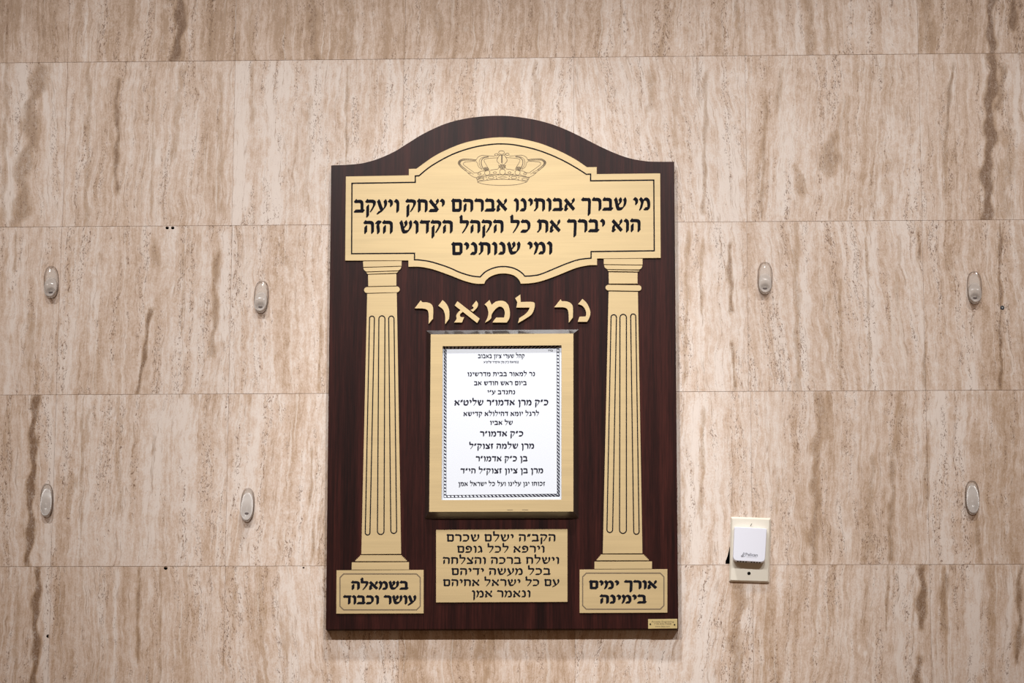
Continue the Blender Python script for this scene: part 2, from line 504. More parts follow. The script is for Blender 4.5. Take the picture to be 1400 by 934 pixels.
# holes drilled or chipped in the stone: (u, v, radius in px)
TONE = {(0, -1): .34, (0, 0): .36, (0, 1): .34, (0, 2): .28, (0, 3): .14, (0, 4): .14, (0, 5): .30,  # top row: browner slabs, colour darkened further for the dimmer light up there
        (1, -1): .08, (1, 0): .06, (1, 1): -.10, (1, 2): -.10, (1, 3): -.08, (1, 4): .06, (1, 5): .10,
        (2, -1): .03, (2, 0): .0, (2, 1): .0, (2, 3): -.08, (2, 4): -.08, (2, 5): .06,
        (3, -1): .10, (3, 0): -.06, (3, 1): -.05, (3, 3): -.03, (3, 4): .06, (3, 5): .03,
        (4, -1): .08, (4, 0): .10, (4, 1): .05, (4, 2): .30, (4, 3): .05, (4, 4): .10, (4, 5): .06}  # bottom-centre slab: tan stone, colour deepened to offset bright light under the plaque
HOLES = [(228.6, 311.6, 2.3), (236.2, 311.6, 2.3), (226.5, 777.0, 2.6), (66.0, 870.0, 2.7), (415.0, 776.4, 1.5)]
CHIP = [(997.6, 748.0), (999.8, 750.0), (999.8, 771.2), (991.8, 771.2), (992.0, 767.5), (994.6, 760.5)]
hole_loops = []
for u, v, r in HOLES:
    hole_loops.append([U(x, y) for x, y in ell(u, v, r, r * (0.9 if r > 2 else 0.7), 12)])
hole_loops.append([U(x, y) for x, y in CHIP])

def band_fields(pts_list):
    out = []
    for (x0, y0, x1, y1, w, s) in pts_list:
        a, b = U(x0, y0), U(x1, y1)
        out.append((a.x, a.z, b.x, b.z, w * 0.00126 * 0.5, s, random.uniform(0, 6.3)))
    return out
BF, CF = band_fields(BROWN), band_fields(CREAM)

def field(bands, x, z, tz0, tz1):
    s = 0.0
    for (ax, az, bx, bz, hw, st, ph) in bands:
        if z > az + 0.012 or z < bz - 0.012:
            continue
        # a band stays inside the slab that holds its middle
        mz = (az + bz) / 2
        if not (tz0 <= mz <= tz1):
            continue
        t = (az - z) / max(1e-6, az - bz)
        cx = ax + (bx - ax) * t + 0.35 * hw * math.sin(ph + z * 55) + 0.25 * hw * math.sin(2 * ph + z * 140)
        d = abs(x - cx) / (hw * (1.0 + 0.35 * math.sin(ph * 3 + z * 80)))
        if d < 1.7:
            f = 1.0 if d < 0.5 else max(0.0, 1 - (d - 0.5) / 1.2)
            e = min(1.0, max(0.0, min(az + 0.012 - z, z - bz + 0.012) / 0.012))
            s = max(s, st * f * e)
    return s

def build_wall():
    bm = bmesh.new()
    ls = bm.verts.layers.float_color.new('stone')
    lt = bm.verts.layers.float_vector.new('tile_offset')
    rnd = random.Random(21)
    GX = 0.0002; GZ = 0.00032
    for row in range(-1, 7):                  # row 0 lies above the topmost joint in the photograph
        z1, z0 = row_z(row - 1), row_z(row)
        for c in range(-4, 9):
            x0, x1 = joint_x(row + 0, c), joint_x(row + 0, c + 1)
            off = Vector((rnd.uniform(-40, 40), rnd.uniform(-40, 40), rnd.uniform(-40, 40)))
            tone = rnd.uniform(-0.07, 0.09)
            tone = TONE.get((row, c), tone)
            shear = rnd.gauss(0, 0.04)
            dy = rnd.uniform(-0.00025, 0.00025)
            vis = (-2 <= c <= 6 and 0 <= row <= 5)
            nx, nz = (96, 36) if vis else (12, 8)
            xa, xb, za, zb = x0 + GX, x1 - GX, z0 + GZ, z1 - GZ
            def mk(x, y, z, b=0.0, cc=0.0):
                v = bm.verts.new((x, y, z))
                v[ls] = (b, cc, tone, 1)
                v[lt] = (off.x + shear * z, off.y, off.z)
                return v
            grid = []
            for j in range(nz + 1):
                z = za + (zb - za) * j / nz
                line = []
                for i in range(nx + 1):
                    x = xa + (xb - xa) * i / nx
                    line.append(mk(x, dy, z, field(BF, x, z, z0, z1) if vis else 0, field(CF, x, z, z0, z1) if vis else 0))
                grid.append(line)
            # holes
            skip = set()
            for loop in hole_loops:
                mx = sum(p.x for p in loop) / len(loop); mz = sum(p.z for p in loop) / len(loop)
                if not (xa < mx < xb and za < mz < zb):
                    continue
                lx0, lx1 = min(p.x for p in loop), max(p.x for p in loop)
                lz0, lz1 = min(p.z for p in loop), max(p.z for p in loop)
                sx, sz = (xb - xa) / nx, (zb - za) / nz
                i0 = max(0, int((lx0 - xa) / sx)); i1 = min(nx, int((lx1 - xa) / sx) + 1)
                j0 = max(0, int((lz0 - za) / sz)); j1 = min(nz, int((lz1 - za) / sz) + 1)
                ring = [grid[j0][i] for i in range(i0, i1)] + [grid[j][i1] for j in range(j0, j1)] + \
                       [grid[j1][i] for i in range(i1, i0, -1)] + [grid[j][i0] for j in range(j1, j0, -1)]
                hv = []
                for p in loop:
                    hv.append(mk(min(max(p.x, xa + 1e-4), xb - 1e-4), dy, min(max(p.z, za + 1e-4), zb - 1e-4)))
                allv = ring + hv
                for tri in tessellate_polygon([[v.co.copy() for v in ring], [v.co.copy() for v in hv]]):
                    try:
                        bm.faces.new([allv[k] for k in tri])
                    except ValueError:
                        pass
                deep = [mk(v.co.x, 0.03, v.co.z, 1.0) for v in hv]
                for a in range(len(hv)):
                    b = (a + 1) % len(hv)
                    f = bm.faces.new((hv[a], hv[b], deep[b], deep[a])); f.material_index = 1
                f = bm.faces.new(deep); f.material_index = 1
                for jj in range(j0, j1):
                    for ii in range(i0, i1):
                        skip.add((ii, jj))
            for j in range(nz):
                for i in range(nx):
                    if (i, j) not in skip:
                        bm.faces.new((grid[j][i], grid[j][i + 1], grid[j + 1][i + 1], grid[j + 1][i]))
            # slab edges
            per = [grid[0][i] for i in range(nx)] + [grid[j][nx] for j in range(nz)] + [grid[nz][i] for i in range(nx, 0, -1)] + [grid[j][0] for j in range(nz, 0, -1)]
            bk = [mk(v.co.x, 0.012, v.co.z) for v in per]
            for a in range(len(per)):
                b = (a + 1) % len(per)
                bm.faces.new((per[b], per[a], bk[a], bk[b]))
    # bed behind the slabs
    xa, xb, za, zb = -4 * T, 9 * T, row_z(6), row_z(-2)
    # mortar only along the joints, so that it does not close the drilled holes
    def strip(ax, az, bx, bz):
        f = bm.faces.new([bm.verts.new(p) for p in ((ax, 0.0009, az), (bx, 0.0009, az), (bx, 0.0009, bz), (ax, 0.0009, bz))])
        f.material_index = 2
    for k in range(-1, 6):
        strip(xa, row_z(k) - 0.002, xb, row_z(k) + 0.002)
    for row in range(-1, 7):
        for c in range(-3, 9):
            x = joint_x(row, c)
            strip(x - 0.002, row_z(row), x + 0.002, row_z(row - 1))
    me = bpy.data.meshes.new('wall_back')
    bm.to_mesh(me)
    bm.free()
    for m in (M_STONE, M_DARK, M_GROUT):
        me.materials.append(m)
    o = bpy.data.objects.new('wall_back', me)
    COL.objects.link(o)
    o['kind'] = 'structure'
    return o
build_wall()

# ------------------------------------------------------------------ Hebrew lettering written with a broad pen
# letter: (advance, [strokes]); a stroke is ('c' smooth | 'l' straight, points); baseline 0, letter top 1
GL = {
 'א': (.88, [('l', [(.12, .88), (.77, .12)]), ('c', [(.72, .90), (.74, .74), (.62, .56), (.52, .48)]), ('c', [(.30, .66), (.17, .46), (.16, .25), (.12, .12)]), ('l', [(.12, .11), (.24, .11)])]),
 'ב': (.84, [('c', [(.13, .95), (.16, .87), (.42, .88), (.60, .82), (.64, .62), (.64, .12)]), ('l', [(.09, .11), (.76, .11)])]),
 'ג': (.60, [('c', [(.14, .92), (.30, .86), (.40, .70), (.44, .40), (.48, .10)]), ('c', [(.43, .36), (.30, .18), (.12, .10)])]),
 'ד': (.80, [('l', [(.11, .95), (.13, .88), (.73, .88)]), ('l', [(.62, .88), (.60, .08)])]),
 'ה': (.84, [('c', [(.11, .95), (.14, .88), (.45, .88), (.66, .82), (.71, .62), (.70, .08)]), ('l', [(.18, .55), (.17, .08)])]),
 'ו': (.44, [('c', [(.11, .92), (.24, .86), (.31, .70), (.31, .40), (.30, .06)])]),
 'ז': (.50, [('l', [(.10, .86), (.24, .92), (.42, .86)]), ('c', [(.27, .88), (.22, .6), (.26, .35), (.26, .06)])]),
 'ח': (.86, [('c', [(.11, .95), (.14, .88), (.45, .88), (.68, .82), (.73, .62), (.72, .08)]), ('l', [(.19, .86), (.18, .08)])]),
 'ט': (.86, [('c', [(.12, .92), (.15, .6), (.13, .3), (.24, .12), (.5, .11), (.70, .22), (.74, .55), (.68, .84), (.5, .86), (.40, .72)])]),
 'י': (.42, [('c', [(.11, .92), (.24, .86), (.30, .72), (.28, .52)])]),
 'כ': (.80, [('c', [(.12, .93), (.18, .87), (.44, .88), (.62, .74), (.66, .48), (.60, .22), (.42, .11), (.10, .11)])]),
 'ך': (.78, [('l', [(.11, .95), (.13, .88), (.58, .88)]), ('c', [(.58, .88), (.65, .74), (.64, .3), (.62, -.30)])]),
 'ל': (.76, [('l', [(.11, 1.32), (.15, 1.26), (.15, .88)]), ('c', [(.14, .88), (.40, .88), (.62, .86), (.64, .68), (.52, .40), (.32, .08)])]),
 'מ': (.90, [('c', [(.10, .92), (.20, .80), (.26, .62), (.20, .34), (.12, .08)]), ('c', [(.26, .62), (.36, .80), (.52, .88), (.68, .80), (.76, .58), (.77, .30), (.74, .12)]), ('l', [(.46, .11), (.75, .11)])]),
 'ם': (.86, [('l', [(.11, .95), (.14, .88), (.62, .88)]), ('c', [(.62, .88), (.72, .82), (.73, .6), (.72, .12)]), ('l', [(.72, .11), (.20, .11), (.19, .86)])]),
 'נ': (.56, [('c', [(.14, .92), (.30, .86), (.40, .68), (.42, .36), (.39, .12)]), ('l', [(.10, .11), (.41, .11)])]),
 'ן': (.44, [('c', [(.11, .92), (.24, .86), (.31, .70), (.31, .3), (.29, -.30)])]),
 'ס': (.86, [('c', [(.12, .94), (.18, .87), (.6, .88), (.74, .70), (.70, .32), (.46, .10), (.22, .26), (.16, .6), (.19, .86)])]),
 'ע': (.80, [('c', [(.64, .92), (.70, .74), (.66, .46), (.50, .22), (.28, .06), (.08, -.06)]), ('c', [(.12, .92), (.20, .74), (.28, .48), (.40, .20)])]),
 'פ': (.82, [('c', [(.38, .52), (.24, .52), (.17, .64), (.17, .88), (.46, .88), (.64, .76), (.68, .48), (.62, .22), (.44, .11), (.10, .11)])]),
 'צ': (.80, [('c', [(.66, .92), (.70, .76), (.60, .60), (.46, .50)]), ('c', [(.12, .90), (.30, .66), (.52, .40), (.68, .12)]), ('l', [(.68, .11), (.10, .11)])]),
 'ק': (.84, [('c', [(.11, .95), (.14, .88), (.5, .88), (.70, .80), (.70, .58), (.58, .34), (.46, .12)]), ('l', [(.19, .52), (.18, -.30)])]),
 'ר': (.76, [('c', [(.11, .95), (.14, .88), (.42, .88), (.60, .80), (.64, .58), (.63, .08)])]),
 'ש': (1.02, [('c', [(.84, .92), (.90, .72), (.84, .40), (.66, .16), (.40, .11)]), ('c', [(.12, .92), (.20, .70), (.26, .36), (.36, .11)]), ('c', [(.48, .92), (.54, .76), (.48, .56), (.28, .40)])]),
 'ת': (.90, [('c', [(.11, .95), (.14, .88), (.5, .88), (.72, .80), (.77, .6), (.76, .08)]), ('c', [(.25, .86), (.25, .5), (.22, .2), (.10, .11)])]),
 '״': (.46, [('l', [(.18, .96), (.13, .70)]), ('l', [(.34, .96), (.29, .70)])]),
}

def hull2(pts):
    pts = sorted(set((round(a, 6), round(b, 6)) for a, b in pts))
    def half(ps):
        h = []
        for p in ps:
            while len(h) >= 2 and (h[-1][0] - h[-2][0]) * (p[1] - h[-2][1]) - (h[-1][1] - h[-2][1]) * (p[0] - h[-2][0]) <= 1e-9:
                h.pop()
            h.append(p)
        return h
    a, b = half(pts), half(pts[::-1])
    return a[:-1] + b[:-1]

def hebrew(bm, text, x0, x1, base, xh, d, nib, space=0.42, track=0.06):
    """write text right to left between pixel columns x0..x1; base = baseline at the left and right end"""
    adv = []
    w = 0.0
    for ch in text:
        a = space if ch == ' ' else GL[ch][0] + track
        adv.append(a)
        w += a
    w -= track
    # outer edges of the strokes touch x0 and x1
    pen = w
    nx, ny, mx, my = nib
    quad = [(nx + mx, ny - my), (nx - mx, ny + my), (-nx - mx, -ny + my), (-nx + mx, -ny - my)]
    layer = 0
    for ch, a in zip(text, adv):
        pen -= a
        if ch == ' ':
            continue
        ox = pen
        for kind, pts in GL[ch][1]:
            q = catmull(pts, 5) if kind == 'c' else pts
            for p, r in zip(q, q[1:]):
                hp = hull2([(p[0] + a_, p[1] + b_) for a_, b_ in quad] + [(r[0] + a_, r[1] + b_) for a_, b_ in quad])
                vs = []
                for gx, gy in hp:
                    f = (ox + track / 2 + gx) / w
                    u = x0 + (x1 - x0) * f
                    v = base[0] + (base[1] - base[0]) * f - gy * xh
                    vs.append(bm.verts.new(U(u, v, d + INK + (layer % 40) * 2.5e-6)))
                layer += 1
                if len(vs) > 2:
                    bm.faces.new(vs)

NIB_PEN = (.085, .102, .032, .028)
NIB_BOLD = (.094, .110, .044, .034)
NIB_THIN = (.068, .082, .028, .024)
NIB_BOOK = (.068, .112, .038, .022)

# ------------------------------------------------------------------ the memorial plaque
D_BOARD = 0.020
D_PLATE = D_BOARD + 0.003
D_COLUMN = D_BOARD + 0.0022
plq = thing('wall_plaque', 'dark mahogany arched dedication plaque with brass columns and Hebrew lettering on the stone wall', 'plaque', Vector((U(686, 862).x, 0.0, U(686, 862).z)))

board_px = run([(452.8, 226.0), (473.4, 225.3)], ('s', [(473.4, 225.3), (495.7, 223), (518, 216.6), (540.2, 206.6), (556.9, 196.2), (579.2, 182.6), (607, 169.8), (634.9, 162.3), (662.7, 158.8), (687.8, 158.2), (707.8, 159.8), (735.7, 164.5), (763.5, 172.9), (791.4, 185.4), (819.2, 199.6), (841.5, 209.6), (861, 216.3), (883.2, 220.3), (900, 221.0)]),
               [(921.7, 221.0), (927.4, 860.0), (445.4, 861.0)])
bm = bmesh.new()
slab(bm, board_px, 0.0005, D_BOARD, 0.0008)
link('board', bm, M_WOOD, plq)

# header plate
head_px = run([(472.8, 241.3), (558.9, 239.7), (558.9, 231.0), (569.5, 230.6)],
              ('s', [(569.5, 230.6), (590.3, 215.6), (610, 205.0), (634.9, 195.3), (662.7, 189.5), (686, 187.7), (709, 189.3), (737, 195.6), (763.5, 205.9), (785.8, 217.4), (802.5, 228.6)]),
              [(815.9, 228.4), (815.9, 238.0), (902.7, 237.0), (903.4, 352.8), (816.4, 353.6), (816.4, 362.6)],
              ('s', [(812, 362.6), (802.5, 363.2), (785.8, 367.2), (763.5, 376.2), (741.2, 384.2), (725, 387.4), (711.9, 388.0)]),
              ('s', [(711.9, 388.0), (710.4, 384.3), (707.9, 380.9), (702.9, 377.0), (695.7, 374.7), (687.1, 374.0), (679.3, 375.0), (671.6, 377.8), (666.2, 381.6), (663.6, 384.6), (662.1, 388.1)]),
              ('s', [(662.1, 388.1), (650.7, 387.9), (636, 384.6), (612.6, 375.6), (590.3, 368.0), (573.6, 365.0), (563, 364.9)]),
              [(558.3, 364.9), (558.3, 356.2), (471.8, 356.4)])
bm = bmesh.new()
slab(bm, head_px, D_BOARD, D_PLATE, 0.0003)
head = part_label(link('header_plate', bm, M_BRASS, plq), 'brass plate with an engraved crown and three lines of Hebrew')
line_px = run([(481.2, 250.7), (567.8, 249.3), (567.8, 240.6), (572.8, 240.3)],
              ('s', [(572.8, 240.3), (590.3, 226.5), (618.2, 211.2), (646, 201.8), (670, 197.6), (688, 196.8), (707.8, 198.8), (735.7, 205.4), (763.5, 216.4), (785.8, 228.3), (801.7, 238.4)]),
              [(807.5, 238.0), (807.5, 247.2), (893.9, 246.3), (894.5, 342.9), (808.1, 344.0), (808.1, 353.0)],
              ('s', [(808.1, 353.0), (791.4, 355.0), (771.9, 361.5), (741.2, 374.2), (728, 377.0), (717.5, 377.6)]),
              ('s', [(717.5, 377.6), (714.3, 373.9), (707.9, 369.3), (700.7, 366.2), (692.9, 364.7), (685.7, 364.5), (678.6, 365.4), (670.7, 367.9), (663.2, 372.0), (656.4, 378.6)]),
              ('s', [(656.4, 378.6), (645, 377.3), (629.3, 372.6), (612.6, 365.4), (590.3, 358.2), (573.6, 355.5), (566.7, 355.2)]),
              [(566.7, 346.3), (480.7, 346.9)])
bm = bmesh.new()
ribbon(bm, line_px, 1.75, D_PLATE, True)
link('border_line', bm, M_BLACK, head)
for txt, x0, x1, b, xh in (('מי שברך אבותינו אברהם יצחק ויעקב', 484.3, 889.8, (290.6, 287.3), 17.3),
                           ('הוא יברך את כל הקהל הקדוש הזה', 497.4, 876.6, (319.4, 316.8), 17.3),
                           ('ומי שנותנים', 617.4, 756.0, (348.6, 347.3), 16.9)):
    bm = bmesh.new()
    hebrew(bm, txt, x0, x1, b, xh, D_PLATE, NIB_PEN)
    link('lettering', bm, M_BLACK, head)

# engraved crown
def crown(bm):
    W = 0.62
    def P(pts):
        return [(612 + x / 9.333, 190 + y / 9.333) for x, y in pts]
    def mir(pts):
        return [(1388 - x, y - 2) for x, y in pts]
    def ln(pts, w=W, sm=True, closed=False):
        q = catmull(pts, 5, closed) if sm else pts
        ribbon(bm, P(q), w, D_PLATE, closed)
    def both(pts, w=W):
        ln(pts, w); ln(mir(pts), w)
    ln([(385, 555), (500, 582), (690, 592), (880, 582), (1005, 550)])
    ln([(385, 545), (540, 522), (690, 515), (880, 522), (1005, 545)])
    ln([(365, 495), (520, 466), (690, 456), (880, 466), (1040, 492)], .9)
    ln([(365, 495), (380, 525), (385, 555)], .8); ln([(1040, 492), (1025, 525), (1005, 550)], .8)
    ln([(375, 515), (470, 488)], .6, False)
    for cx, cy, rx, ry in ((555, 493, 36, 17), (845, 493, 36, 17), (425, 512, 38, 15), (985, 512, 38, 15)):
        ln(ell(cx, cy, rx, ry, 14), W, False, True)
    ln([(642, 490), (700, 474), (757, 488), (700, 503)], W, False, True)
    for x, y in ((492, 488), (503, 515), (618, 480), (625, 505), (788, 478), (783, 508), (908, 493), (900, 518)):
        disc_px(bm, 612 + x / 9.333, 190 + y / 9.333, 0.75, D_PLATE, 8)
    # rim with pearls and scallops
    both([(225, 400), (250, 425), (290, 460), (340, 488), (368, 492)])
    both([(245, 405), (285, 418), (330, 452)], .5)
    both([(262, 432), (300, 440)], .9)
    ln([(330, 432), (385, 430), (420, 412), (470, 408)]); ln(mir([(330, 432), (385, 430), (420, 412), (470, 408)]))
    ln([(540, 402), (580, 392), (640, 385)]); ln(mir([(540, 402), (580, 392), (640, 385)]))
    both([(380, 480), (430, 470), (470, 448)], .5); both([(540, 448), (600, 458), (660, 446)], .6)
    for cx, cy, rx, ry in ((505, 430, 34, 34), (700, 421, 37, 37), (892, 428, 33, 33), (405, 445, 22, 13), (603, 430, 20, 12), (790, 430, 20, 12), (988, 443, 20, 12)):
        ln(ell(cx, cy, rx, ry, 16), .7, False, True)
    # arches
    both([(225, 405), (160, 350), (135, 312), (148, 278), (200, 255), (280, 256), (365, 266)], .7)
    both([(245, 395), (182, 345), (160, 312), (172, 286), (215, 271), (360, 275)], .6)
    outer = catmull([(225, 405), (160, 350), (135, 312), (148, 278), (200, 255), (280, 256), (365, 266)], 5)
    inner = catmull([(245, 395), (182, 345), (160, 312), (172, 286), (215, 271), (285, 272), (360, 275)], 5)
    for a, b in list(zip(outer, inner))[::1]:
        ln([a, b], .55, False); ln(mir([a, b]), .55, False)
    both([(335, 425), (232, 352), (200, 322), (215, 297), (260, 290), (365, 290), (395, 355), (440, 390)])
    both([(365, 268), (388, 232), (440, 210), (520, 215), (600, 220)])
    both([(440, 385), (405, 320), (412, 262), (455, 232), (522, 222)])
    both([(455, 380), (430, 320), (435, 268), (470, 238), (522, 228)], 1.1)
    both([(530, 395), (492, 330), (465, 278), (480, 256), (540, 246), (640, 240)])
    # centre
    ln(ell(688, 173, 37, 23, 16), .75, False, True)
    ln(ell(622, 201, 23, 14, 12), .75, False, True); ln(ell(762, 196, 23, 14, 12), .75, False, True)
    ln([(640, 186), (655, 205), (722, 205), (740, 186)], .7)
    ln([(692, 208), (692, 305)], 2.0, False)
    for s in (-1, 1):
        ln([(694 + s * 30, 205), (694 + s * 64, 262), (694 + s * 58, 292), (694 + s * 34, 316)], .75)
    # rosettes
    for cx, cy, r in ((698, 352, 44), (488, 384, 34), (905, 378, 34)):
        pts = []
        for k in range(20):
            a = math.radians(18 * k)
            rr = r * (1.1 if k % 2 else 0.55)
            pts.append((cx + rr * math.cos(a), cy + rr * .8 * math.sin(a)))
        ln(pts, .7, False, True)
        ln(ell(cx, cy, r * .28, r * .22, 10), .8, False, True)
        for k in range(5):
            a = math.radians(72 * k + 20)
            ln([(cx + r * .3 * math.cos(a), cy + r * .25 * math.sin(a)), (cx + r * .85 * math.cos(a), cy + r * .7 * math.sin(a))], .6, False)
    both([(640, 385), (655, 360), (650, 330)], .6)
bm = bmesh.new()
crown(bm)
link('crown_engraving', bm, M_ENGRAVE, head)

# raised letters of the heading
def BL(pts):
    return [(560 + x / 5.385, 380 + y / 5.385) for x, y in pts]
BIG = [
 ('s', [[(1240, 193), (1272, 155)], ('s', [(1272, 155), (1303, 184), (1324, 225), (1331, 264), (1320, 300), (1306, 323)]), [(1238, 323), (1250, 286), (1296, 284)], ('s', [(1296, 284), (1300, 258), (1290, 226), (1268, 203), (1240, 193)])]),
 ('s', [[(1065, 216), (1112, 157)], ('s', [(1112, 157), (1122, 171), (1150, 172), (1180, 182), (1199, 204), (1203, 240), (1202, 292)]), [(1172, 330)], ('s', [(1172, 330), (1171, 280), (1167, 244), (1155, 224), (1130, 216)])]),
 ('s', [[(777, 150), (815, 122), (818, 178)], ('s', [(818, 178), (870, 176), (908, 178), (921, 190), (917, 228), (898, 268), (860, 296), (798, 333)]), [(808, 295)], ('s', [(808, 295), (845, 272), (872, 245), (884, 218)]), [(786, 218), (793, 178)]]),
 ('s', [[(552, 195), (588, 163), (604, 198)], ('s', [(604, 198), (640, 173), (690, 170), (724, 196), (738, 246), (735, 295), (715, 328)]), [(610, 328), (637, 292), (696, 292)], ('s', [(696, 292), (701, 252), (688, 222), (664, 211), (636, 226), (606, 265), (597, 302), (555, 330)]), ('s', [(555, 330), (574, 290), (580, 255), (570, 215), (552, 195)])]),
 ('א', None),
 ('s', [[(211, 205), (243, 163)], ('s', [(243, 163), (270, 190), (288, 225), (293, 262), (290, 302)]), [(262, 340)], ('s', [(262, 340), (262, 290), (257, 258), (244, 230), (211, 205)])]),
 ('s', [[(37, 224), (83, 165)], ('s', [(83, 165), (94, 179), (125, 180), (155, 190), (171, 212), (174, 245), (172, 300)]), [(140, 338)], ('s', [(140, 338), (141, 290), (138, 252), (126, 233), (100, 225)])]),
]
D_LET = D_BOARD + 0.0045
for kind, segs in BIG:
    bm = bmesh.new()
    if segs is None:
        slab(bm, BL([(332, 203), (352, 172), (516, 300), (497, 332)]), D_BOARD, D_LET)
        slab(bm, BL(run([(490, 168)], ('s', [(490, 168), (503, 188), (500, 212), (485, 232), (466, 249)]), [(449, 236)], ('s', [(449, 236), (466, 228), (471, 218), (460, 206)]))), D_BOARD, D_LET - 0.0001)
        slab(bm, BL(run([(360, 250), (378, 234), (398, 246)], ('s', [(398, 246), (374, 264), (372, 282), (385, 289), (402, 289)]), [(385, 328), (328, 328)], ('s', [(328, 328), (345, 303), (344, 275), (360, 250)]))), D_BOARD, D_LET - 0.0002)
    else:
        px = run(*segs)
        if abs(px[0][0] - px[-1][0]) + abs(px[0][1] - px[-1][1]) < 0.5:
            px.pop()
        slab(bm, BL(px), D_BOARD, D_LET)
    link('raised_letter', bm, M_BRASS, plq)

# columns
def column(parts, flutes, ring, label):
    colo = None
    for nm, px in parts:
        bm = bmesh.new()
        slab(bm, px, D_BOARD, D_COLUMN)
        if colo is None:
            colo = link('column', bm, M_BRASS, plq)     # the shaft carries the rest
            part_label(colo, label)
        else:
            link(nm, bm, M_BRASS, colo)
    x0, x1, y0, y1, tilt = ring
    r = (y1 - y0) / 2
    px = ell(x0 + r, y0 + r, r, r, 12, 90, 270) + [(x + 0, y + tilt) for x, y in ell(x1 - r, y0 + r, r, r, 12, 270, 450)]
    bm = bmesh.new()
    slab(bm, px, D_BOARD, D_COLUMN + 0.0004)
    link('collar', bm, M_BRASS, colo)
    for (a0, a1, yt, b0, b1, yb) in flutes:
        ra, rb = (a1 - a0) / 2, (b1 - b0) / 2
        px = ell((a0 + a1) / 2, yt + ra, ra, ra, 10, 180, 360) + ell((b0 + b1) / 2, yb - rb, rb, rb, 10, 0, 180)
        bm = bmesh.new()
        ribbon(bm, px, 1.5, D_COLUMN, True)
        link('flute', bm, M_BLACK, colo)
    return colo

def steps(xt0, xt1, yt, xb0, xb1, yb, n=5):
    left, right = [], []
    for k in range(n):
        a0 = xt0 + (xb0 - xt0) * k / (n - 1); a1 = xt1 + (xb1 - xt1) * k / (n - 1)
        ya = yt + (yb - yt) * k / n; yc = yt + (yb - yt) * (k + 1) / n
        left += [(a0, ya), (a0, yc)]; right += [(a1, ya), (a1, yc)]
    return left[::-1] + right

column([('shaft', [(502.0, 401.8), (542.4, 400.4), (548.4, 757.4), (494.0, 757.8)]),
        ('abacus', [(496.4, 357.3), (549.0, 356.7), (549.0, 363.5), (496.6, 365.1)]),
        ('echinus', run([(496.7, 366.2), (548.7, 364.6)], ('s', [(548.7, 364.6), (547.8, 367.4), (545.0, 369.8)]), [(500.6, 371.3)], ('s', [(500.6, 371.3), (497.8, 369.2), (496.7, 366.2)]))[:-1]),
        ('fillet', [(500.8, 372.6), (544.8, 371.0), (542.4, 373.1), (502.6, 374.6)]),
        ('necking', [(503.2, 375.8), (541.9, 374.5), (541.9, 390.5), (503.5, 391.4)]),
        ('base_step', steps(492.4, 549.4, 759.1, 485.8, 556.2, 767.4)),
        ('plinth', [(480.9, 769.0), (559.2, 768.7), (559.2, 778.8), (480.7, 779.0)])],
       [(505.2, 511.9, 432.2, 499.4, 505.8, 731.6), (518.0, 526.3, 431.9, 516.0, 525.0, 730.8), (531.4, 538.7, 432.2, 534.3, 542.3, 729.4)],
       (497.8, 546.5, 392.6, 400.6, -0.9), 'left column with fluted shaft')
column([('shaft', [(832.1, 398.6), (872.1, 399.2), (878.3, 756.6), (824.1, 756.9)]),
        ('abacus', [(825.5, 353.9), (878.5, 353.7), (878.5, 361.9), (825.5, 361.2)]),
        ('echinus', run([(825.8, 362.4), (878.3, 363.0)], ('s', [(878.3, 363.0), (877.0, 366.4), (874.4, 368.5)]), [(830.3, 368.0)], ('s', [(830.3, 368.0), (827.0, 365.8), (825.8, 362.4)]))[:-1]),
        ('fillet', [(830.3, 369.2), (874.4, 369.9), (872.6, 371.3), (831.9, 370.7)]),
        ('necking', [(832.1, 372.3), (871.6, 372.9), (871.6, 387.8), (832.4, 387.8)]),
        ('base_step', steps(821.2, 880.6, 758.2, 815.8, 887.0, 766.2)),
        ('plinth', [(812.8, 767.9), (891.4, 767.7), (891.4, 777.7), (812.7, 777.9)])],
       [(835.4, 842.8, 430.3, 829.8, 837.6, 728.2), (847.6, 856.4, 429.8, 847.0, 856.4, 729.4), (862.2, 869.2, 429.3, 866.4, 873.8, 730.6)],
       (827.9, 876.9, 389.5, 397.1, 0.6), 'right column with fluted shaft')

# plate below the frame
def text_plate(name, px, lines, nib, lab, edge_line=None):
    bm = bmesh.new()
    slab(bm, px, D_BOARD, D_COLUMN, 0.0003)
    p = part_label(link(name, bm, M_BRASS, plq), lab)
    if edge_line:
        x0, x1, y0, y1, c = edge_line
        bm = bmesh.new()
        ribbon(bm, [(x0 + c, y0), (x1 - c, y0), (x1, y0 + c), (x1, y1 - c), (x1 - c, y1), (x0 + c, y1), (x0, y1 - c), (x0, y0 + c)], 1.5, D_COLUMN, True)
        link('border_line', bm, M_ENGRAVE, p)
    for txt, a, b, base, xh in lines:
        bm = bmesh.new()
        hebrew(bm, txt, a, b, (base, base - 0.2), xh, D_COLUMN, nib)
        link('lettering', bm, M_BLACK, p)
    return p

